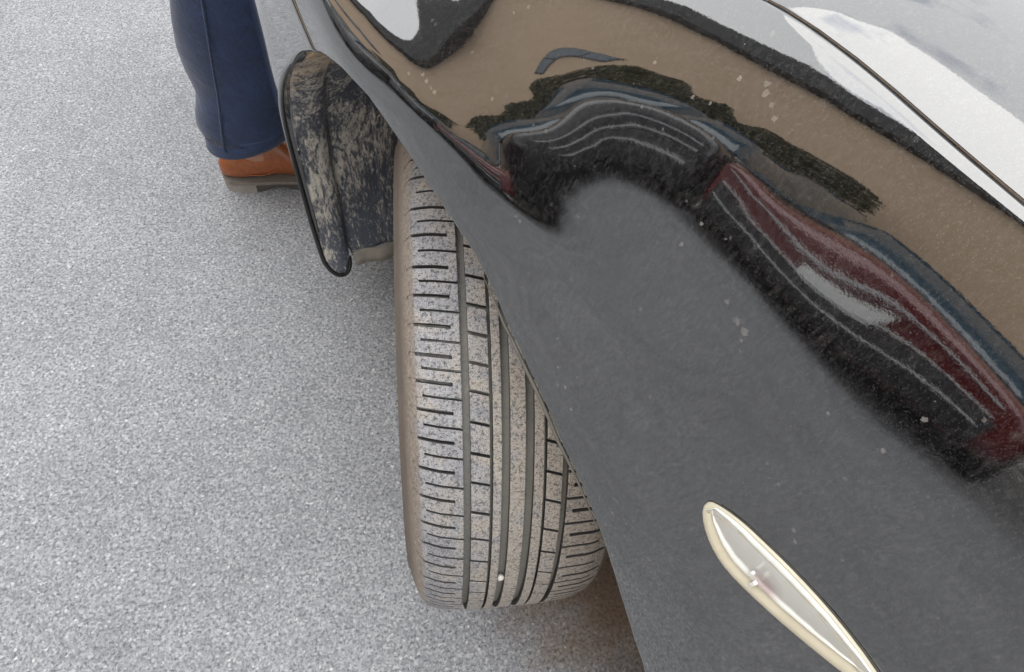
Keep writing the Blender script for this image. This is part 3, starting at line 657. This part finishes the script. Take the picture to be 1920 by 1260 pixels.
# ------------------------------------------------------------------ man standing at the car's front corner
def man():
    SK = NG('skin'); f = SK.noise(30, 4); SKIN = SK.set(**{'Base Color': SK.mix(f, (.30, .16, .10), (.40, .22, .15)), 'Roughness': .5, 'Subsurface Weight': .05})
    px_, py_ = -.418, .765
    # body: one skinned figure (facing +x)
    P, E_, Rr = [], [], []
    def v(x, y, z, r, par=None):
        P.append((px_ + x, py_ + y, z)); Rr.append(r); i = len(P) - 1
        if par is not None: E_.append((par, i))
        return i
    pel = v(0, 0, .95, .13); ch = v(.0, 0, 1.18, .11, pel); th = v(.0, 0, 1.36, .10, ch); nk = v(.01, 0, 1.52, .058, th); hb = v(.02, 0, 1.60, .075, nk); hm = v(.025, 0, 1.68, .092, hb); ht = v(.015, 0, 1.76, .07, hm)
    jaw = v(.075, 0, 1.605, .04, hb); nose = v(.118, 0, 1.665, .014, hm)
    for s in (-1, 1):
        ear = v(.012, s * .095, 1.67, .014, hm)
        sh = v(-.01, s * .19, 1.42, .06, th); el = v(-.04, s * .25, 1.13, .042, sh); wr = v(.06, s * .24, .89, .028, el); pm = v(.085, s * .235, .835, .03, wr)
        for k, (dx, l) in enumerate(((.035, .06), (.012, .075), (-.010, .07), (-.030, .055))):
            a = v(.085 + dx * .8, s * .232, .80, .011, pm); b = v(.09 + dx, s * .225, .80 - l * .55, .0095, a); v(.088 + dx, s * .21, .80 - l, .0075, b)
        t1 = v(.125, s * .225, .835, .012, pm); v(.14, s * .215, .80, .009, t1)
        hp = v(0, s * .095, .90, .10, pel); kn = v(.065, s * .13, .50, .058, hp); an = v(-.0, s * .135, .10, .034, kn); v(.10, s * .135, .052, .016, an)
    me = bpy.data.meshes.new('person'); me.from_pydata(P, E_, []); o = bpy.data.objects.new('person', me); COL.objects.link(o)
    mod = o.modifiers.new('skin', 'SKIN'); mod.use_smooth_shade = True
    for i, r in enumerate(Rr): me.skin_vertices[0].data[i].radius = (r, r)
    me.skin_vertices[0].data[0].use_root = True
    o.modifiers.new('sub', 'SUBSURF').levels = 2; o.modifiers['sub'].render_levels = 2
    dg = bpy.context.evaluated_depsgraph_get(); m2 = bpy.data.meshes.new_from_object(o.evaluated_get(dg)); m2.materials.clear(); m2.materials.append(SKIN)
    o.modifiers.clear(); o.data = m2; m2.name = 'person'; m2.polygons.foreach_set('use_smooth', [True] * len(m2.polygons))
    person = tag(o, 'person in dark blue jeans and tan leather shoes standing beyond the car', 'person')
    # jeans
    mb = MB(); n = 48
    for s in (-1, 1):
        cx0, cy0 = px_ + .012, py_ + s * .135; rows = []
        zs = [.160, .160, .163, .166, .170, .176, .184, .188, .192, .1965, .18, .20, .23, .26, .30, .35, .40, .46, .52, .58, .65, .72, .80, .88]
        ins = [-.006, -.003, 0, .0008, .0008, .0008, .0008, -.0006, 0, 0, 0, 0, 0, 0, 0, 0, 0, 0, 0, 0, 0, 0, 0, 0]
        for z, i_ in zip(zs, ins):
            rx = np.interp(z, [.1, .16, .35, .5, .7, .9], [.094, .094, .104, .098, .11, .12]); ry = rx * .93
            cx = cx0 + np.interp(z, [.1, .2, .3, .5, .7, .9], [.0, .014, .034, .062, .05, .0]); cy = cy0 + np.interp(z, [.1, .5, .9], [0, -.0, -s * .035])
            for k in range(n):
                q = 2 * PI * k / n; c, sn = math.cos(q), math.sin(q)
                wr = .0065 * math.sin(z * 62 + 2.2 * math.sin(q + s) + .8 * c) * math.exp(-max(0, z - .14) * 4.5) * (.5 + .5 * math.sin(q * 2 + 1)) + .005 * math.sin(z * 23 + 3 * sn) + .003 * math.sin(z * 47 - 2.5 * q + 1.3 * math.sin(z * 31)) * math.exp(-max(0, z - .2) * 2.5)
                zz = z + .024 * c * math.exp(-(z - .1) * 5) - .012 * math.exp(-(z - .1) * 6)
                rows.append((cx + (rx + i_ + wr) * c, cy + (ry + i_ + wr) * sn, zz))
        mb.add(rows, gridfaces(len(zs), n, closed_j=True))
    def loft(m_, rings, n_=36):
        V = [(x + rx_ * math.cos(2 * PI * k / n_), y + ry_ * math.sin(2 * PI * k / n_), z) for x, y, z, rx_, ry_ in rings for k in range(n_)]
        m_.add(V, gridfaces(len(rings), n_, closed_j=True) + [tuple(range(n_))[::-1], tuple(range((len(rings) - 1) * n_, len(rings) * n_))])
    loft(mb, [(px_, py_, .80, .10, .17), (px_, py_, .86, .145, .205), (px_, py_, .94, .16, .215), (px_, py_, 1.02, .155, .205), (px_, py_, 1.08, .15, .195)])
    jn = mb.build('jeans', DENIM, person)
    for s in (-1, 1):
        mb2 = MB(); pts = []
        for z in np.linspace(.168, .86, 40):
            rx = np.interp(z, [.1, .16, .35, .5, .7, .9], [.094, .094, .104, .098, .11, .12]) * .93
            cx = px_ - .02 + np.interp(z, [.1, .2, .3, .5, .7, .9], [.0, .014, .034, .062, .05, .0]); cy = py_ + s * .135 + np.interp(z, [.1, .5, .9], [0, -.0, -s * .035])
            pts.append((cx, cy + s * (rx + .0016), z))
        mb2.tube(pts, .0022, 6); mb2.build('seam', DENIM, jn)
    JK = plain('dark_jacket_cloth', (.022, .023, .026), .85, .3, 120)
    mb = MB()
    loft(mb, [(px_, py_, .95, .168, .222), (px_, py_, 1.08, .165, .215), (px_, py_, 1.24, .172, .225), (px_ - .005, py_, 1.36, .165, .225), (px_ - .01, py_, 1.44, .125, .185), (px_ - .005, py_, 1.49, .085, .10), (px_, py_, 1.53, .07, .072)])
    for s in (-1, 1): mb.tube([(px_ - .01, py_ + s * .12, 1.415), (px_ - .01, py_ + s * .165, 1.42), (px_ - .012, py_ + s * .20, 1.395), (px_ - .016, py_ + s * .222, 1.33), (px_ - .04, py_ + s * .25, 1.14), (px_ + .045, py_ + s * .243, .93)], [.045, .066, .074, .072, .062, .05], 16)
    mb.build('jacket', JK, person)
    mb = MB(); loft(mb, [(px_ - .035, py_, 1.62, .06, .07), (px_ - .03, py_, 1.66, .085, .092), (px_ - .02, py_, 1.715, .102, .10), (px_ - .005, py_, 1.76, .098, .092), (px_ + .005, py_, 1.795, .07, .062), (px_ + .005, py_, 1.812, .02, .02)], 24); mb.build('hair', plain('dark_hair', (.012, .009, .008), .6, .4, 300), person)
    # shoes
    SOLE = plain('worn_sole', (.14, .125, .11), .8, .35, 60); HEEL = plain('grey_heel', (.20, .19, .175), .85, .35, 50)
    for s in (-1, 1):
        x0, yc = px_ - .064, py_ + s * .135
        Mr = Matrix.Translation((x0, yc, 0)) @ Matrix.Rotation(rad(5), 4, 'Z')
        Lx = [0, .004, .012, .03, .05, .07, .09, .11, .13, .15, .18, .21, .24, .265, .285, .296, .30]
        hw = np.interp(Lx, [0, .004, .012, .03, .07, .11, .15, .21, .25, .285, .296, .3], [.006, .018, .026, .033, .036, .036, .040, .047, .044, .028, .014, .004])
        tp = np.interp(Lx, [0, .012, .05, .09, .12, .15, .2, .25, .28, .3], [.06, .086, .088, .112, .136, .108, .072, .054, .044, .03])
        zb = .031; rows = []; n = 28
        for x, w, t in zip(Lx, hw, tp):
            for k in range(n):
                q = 2 * PI * k / n; c, sn = math.cos(q), math.sin(q)
                yy = w * (abs(c) ** .75) * (1 if c > 0 else -1); hgt = (t - zb)
                zz = zb + hgt * (.5 + .5 * (abs(sn) ** .8) * (1 if sn > 0 else -1)); yy *= 1.0 - .16 * max(0, (zz - zb) / hgt - .45)
                rows.append(tuple(Mr @ Vector((x, yy, zz + .0025 * math.sin(x * 130 + c * 2) * (1 if .12 < x < .22 else .3)))))
        mb = MB(); mb.add(rows, gridfaces(len(Lx), n, closed_j=True) + [tuple(range(n))[::-1], tuple(range((len(Lx) - 1) * n, len(Lx) * n))])
        shoe = mb.build('shoe', LEATH, person)
        # collar seam and quarter stitching
        for sd_ in (-1, 1):
            mb = MB(); pts = []
            for x in np.linspace(.05, .15, 12):
                w = float(np.interp(x, Lx, hw)) * .985; z = float(np.interp(x, [.05, .09, .15], [.052, .046, .080])); pts.append(Mr @ Vector((x, sd_ * w * (1 - .16 * max(0, (z - .031) / .055 - .45)) * 1.0, z)))
            mb.tube(pts, .0011, 6); mb.build('seam', LEATH, shoe)
        def slab(nm, xa, xb, z0, z1, grow, mat):
            xs = np.linspace(xa, xb, 22); top = []
            for x in xs: top.append((x, float(np.interp(x, Lx, hw)) + grow))
            poly = [(x, w) for x, w in top] + [(x, -w) for x, w in top[::-1]]
            V = []; fz = lambda x: z0 + (.014 * math.exp(-((x - .115) / .035) ** 2) if nm == 'sole' else 0)
            for (x, y) in poly: V.append(Mr @ Vector((x, y, fz(x))))
            for (x, y) in poly: V.append(Mr @ Vector((x, y, z1)))
            k = len(poly); return mesh(nm, V, [(i, (i + 1) % k, k + (i + 1) % k, k + i) for i in range(k)] + [tuple(range(k))[::-1], tuple(range(k, 2 * k))], mat, shoe, False)
        slab('welt', .0, .30, .0235, .0312, .0035, SOLE); slab('heel', .0, .066, 0, .0233, .0015, HEEL); slab('sole', .0665, .298, .002, .0233, .001, plain('sole_dark', (.05, .045, .04), .8))
man()

# ------------------------------------------------------------------ the street the paint mirrors
def car_row(name, label, s0, o0, Lc, Wc, H, paint, nose_in, tall=False, group='cars parked across the street'):
    """x forward, y left; origin at the centre on the ground"""
    root = empty(name, (0, 0, 0)); tag(root, label, 'car', group)
    h = Lc / 2; w = Wc / 2; belt = H * .60; hood = belt * (.98 if not tall else 1.0)
    st = [(-h, .45, .62 * belt / .9, w * .84), (-h + .06, .3, .9 * belt, w * .93), (-h + .5, .22, belt * 1.02, w), (-.3, .2, belt, w), (h - 1.25, .2, belt, w), (h - 1.0, .2, belt * .99, w), (h - .25, .22, hood * (.96 if tall else .88), w * .97), (h - .06, .3, hood * (.92 if tall else .74), w * .92), (h, .42, hood * (.86 if tall else .62), w * .86)]
    mb = MB(); rows = []; n = 20
    for x, zl, zh, ww in st:
        for k in range(n):
            q = 2 * PI * (k + .5) / n; c, sn = math.cos(q), math.sin(q); e = .42
            rows.append((x, ww * abs(c) ** e * (1 if c > 0 else -1), (zl + zh) / 2 + (zh - zl) / 2 * abs(sn) ** e * (1 if sn > 0 else -1)))
    mb.add(rows, gridfaces(len(st), n, closed_j=True) + [tuple(range(n))[::-1], tuple(range((len(st) - 1) * n, len(st) * n))]); body = mb.build('body', paint, root); autosmooth(body, 40)
    gh = [(-h + .35, belt - .03, belt), (-h + .75, belt - .03, H - .05), (-.2, belt - .03, H), (h - 1.9, belt - .03, H - .04), (h - 1.05, belt - .03, belt)]
    V = []
    for x, a, b in gh:
        k_ = (b - a) / (H - belt + .03)
        V += [(x, -w * .93, a), (x, -w * (.93 - .2 * k_), b - .03 * k_), (x, -w * (.6), b), (x, w * .6, b), (x, w * (.93 - .2 * k_), b - .03 * k_), (x, w * .93, a)]
    mesh('window', V, gridfaces(5, 6), GLASS, root)
    V = []
    for x, a, b in gh[1:4]: V += [(x, -w * .735, b - .02), (x, -w * .6, b + .012), (x, w * .6, b + .012), (x, w * .735, b - .02)]
    mesh('roof', V, gridfaces(3, 4), paint, root)
    CH = plain('bright_trim', (.6, .6, .6), .25, .1, 20)
    mb = MB()
    for k in range(3): mb.box((h + .032, 0, .50 + .13 * k), (.03, w * 1.45, .016), None, 0, .005)
    mb.build('grille', CH, root)
    mb = MB(); mb.box((h - .005, 0, .46), (.05, w * 1.55, .30), None, 0, .02); mb.build('lower_grille', BLACKPL, root)
    if paint is not DARK:
      mb = MB(); mb.box((h + .03, 0, .66 if tall else .46), (.012, .46, .11), None, 0, .003); mb.build('number_plate', plain('plate_white', (.72, .72, .70), .5, .05, 10), root)
    mb = MB()
    for s in (-1, 1): mb.box((0, s * (w + .004), belt * .94), (Lc * .62, .02, .03), None, 0, .004); mb.box((0, s * (w + .006), .42), (Lc * .5, .02, .05), None, 0, .004)
    mb.build('side_trim', CH, root)
    for s in (-1, 1):
        mb = MB(); mb.box((h - .10, s * w * .72, hood * .70), (.14, .30, .13), None, 0, .03); mb.build('headlight', mat_glass('lamp_glass', (.45, .47, .5)), root)
        for x in (-h + .8, h - .82):
            mb = MB(); yc = s * (w - .11); mb.tube([(x, yc - .1, .32), (x, yc - .095, .32), (x, yc + .095, .32), (x, yc + .1, .32)], [.28, .32, .32, .28], 24); wl = mb.build('wheel', BLACKPL, root)
            mb = MB(); mb.tube([(x, yc + s * .08, .32), (x, yc + s * .105, .32)], [.21, .19], 20); mb.build('rim', ALLOY, wl)
    ang = math.atan2(FX.y, FX.x) if not nose_in else math.atan2(-OX.y, -OX.x)
    root.location = W3(s0, o0, 0); root.rotation_euler = (0, 0, ang)
RED = plain('red_paint', (.13, .005, .007), .2, .1, 5, **{'Coat Weight': 1.0}); DARK = plain('charcoal_paint', (.010, .011, .014), .15, .1, 5, **{'Coat Weight': 1.0})
SILVER = plain('silver_paint', (.35, .36, .37), .3, .1, 5, **{'Coat Weight': 1.0})
car_row('parked_car', 'red parked car with a white number plate in the row mirrored by the black fender', .48, 6.0, 4.1, 1.75, 1.62, RED, True, True)
car_row('parked_car', 'tall charcoal car right beside the red one in the mirrored row', 2.45, 6.05, 4.4, 1.9, 1.78, DARK, True, True)
car_row('parked_car', 'charcoal car second from the red one in the mirrored row', 4.55, 6.1, 4.4, 1.85, 1.7, DARK, True, True)
car_row('parked_car', 'silver car at the far end of the mirrored row', 6.8, 6.1, 4.2, 1.8, 1.5, SILVER, True)
car_row('parked_car', 'charcoal car at the near end of the mirrored row, behind the camera', -2.0, 6.1, 4.3, 1.8, 1.5, DARK, True)
# tan building
PL = NG('tan_render'); n1 = PL.noise(.6, 6); n2 = PL.noise(6, 5)
TAN = PL.set(**{'Base Color': PL.mix(n1, (.60, .43, .285), (.74, .56, .40)), 'Roughness': .9, 'Normal': PL.bump(n2, .3, .01)})
bld = empty('building', W3(0, 12, 0)); tag(bld, 'long tan rendered building across the street under a dark eave', 'building')
mb = MB(); mb.box((20, 13, 5.6), (90, 3, 11.2), CARM); mb.build('wall', TAN, bld, False)
mb = MB(); mb.box((20, 12.9, 12.1), (91, 4.6, 1.9), CARM, 0, .03); mb.build('roof', plain('eave_grey', (.06, .06, .058), .8, .2, 8), bld, False)
for s in (-9, 13.4, 15.6, 24):
    mb = MB(); mb.box((s, 11.46, 4.3), (2.2, .1, .75), CARM, 0, .01); wf = mb.build('window', plain('window_frame', (.05, .05, .055), .5), bld, False)
    mb = MB(); mb.box((s, 11.39, 4.3), (2.0, .03, .6), CARM); mb.build('pane', GLASS, wf, False)
# clipped hedge in front of it
LEAF = plain('hedge_leaf', (.115, .11, .05), .7, .45, 5)
def hedge(s0, s1, o0, hgt, n, label):
    root = empty('hedge', W3((s0 + s1) / 2, o0, 0)); tag(root, label, 'hedge')
    V, Fc = [], []
    for i in range(n):
        s = random.uniform(s0, s1); q = random.uniform(-.1, PI + .1); k = random.uniform(.75, 1.05)
        c = Vector(W3(s, o0 + .6 * math.cos(q) * k, .2 + (hgt - .2) * max(0, math.sin(q)) ** .5 * k * (1 + .12 * math.sin(s * 2.3)))); a = Vector([random.gauss(0, 1) for _ in range(3)]).normalized(); b = a.orthogonal().normalized(); r = random.uniform(.10, .17)
        j = len(V); V += [c - a * r, c + b * r * .5, c + a * r, c - b * r * .5]; Fc.append((j, j + 1, j + 2, j + 3))
    mesh('foliage', V, Fc, LEAF, root, False)
    mb = MB()
    for s in np.arange(s0 + .2, s1, .6): mb.tube([W3(s, o0, 0), W3(s + .05, o0, hgt * .8)], [.04, .02], 6)
    mb.build('stem', plain('bark', (.06, .045, .03), .9), root)
hedge(2.6, 9.5, 9.6, 3.3, 7000, 'olive green hedge in front of the tan building')
# kerb and pavement
mb = MB(); mb.box((0, 9.2, .06), (60, .15, .12), CARM, 0, .01); k_ = mb.build('kerb', plain('kerb_stone', (.2, .2, .195), .85), None, False); tag(k_, None, None, None, 'structure')
mb = MB(); mb.box((0, 11.0, .05), (60, 3.4, .1), CARM); k_ = mb.build('pavement', plain('paving', (.17, .165, .155), .9), None, False); tag(k_, None, None, None, 'structure')

# ------------------------------------------------------------------ small things
def pebble(loc, r, sq=(1, .8, .7)):
    bm = bmesh.new(); bmesh.ops.create_icosphere(bm, subdivisions=2, radius=r)
    for v in bm.verts:
        v.co *= 1 + random.uniform(-.14, .14); v.co = Vector((v.co.x * sq[0], v.co.y * sq[1], v.co.z * sq[2])) + Vector(loc)
    bm.verts.index_update(); r_ = ([v.co[:] for v in bm.verts], [[v.index for v in f.verts] for f in bm.faces]); bm.free(); return r_
V, Fc = pebble((0, 0, 0), .0046, (.9, .8, 1.15))
tt = E60 - .80; r_p = .3125
st = mesh('pebble', V, Fc, plain('white_stone', (.62, .60, .56), .7, .15, 200)); st.location = WC + Vector((-.0017, -r_p * math.cos(tt), r_p * math.sin(tt)))
tag(st, 'small white pebble wedged in a groove low on the tyre', 'pebble')
# loose grit
gm = MB()
for i in range(420):
    x, y = random.uniform(-1.2, .5), random.uniform(-.6, 1.3); r = random.choice((.0012, .0015, .002, .0028)) * random.uniform(.7, 1.2)
    a = random.uniform(0, 6.28); pts = [(x + r * math.cos(a + k * 2.1) * random.uniform(.7, 1.2), y + r * math.sin(a + k * 2.1) * random.uniform(.7, 1.2), .0003) for k in range(3)]
    gm.add(pts + [(x, y, r * random.uniform(.7, 1.1))], [(0, 1, 3), (1, 2, 3), (2, 0, 3), (2, 1, 0)])
gr = gm.build('loose_grit', plain('pale_grit', (.36, .36, .35), .8, .5, 400), None, False)
tag(gr, 'fine pale grit scattered over the asphalt', 'grit', None, 'stuff')
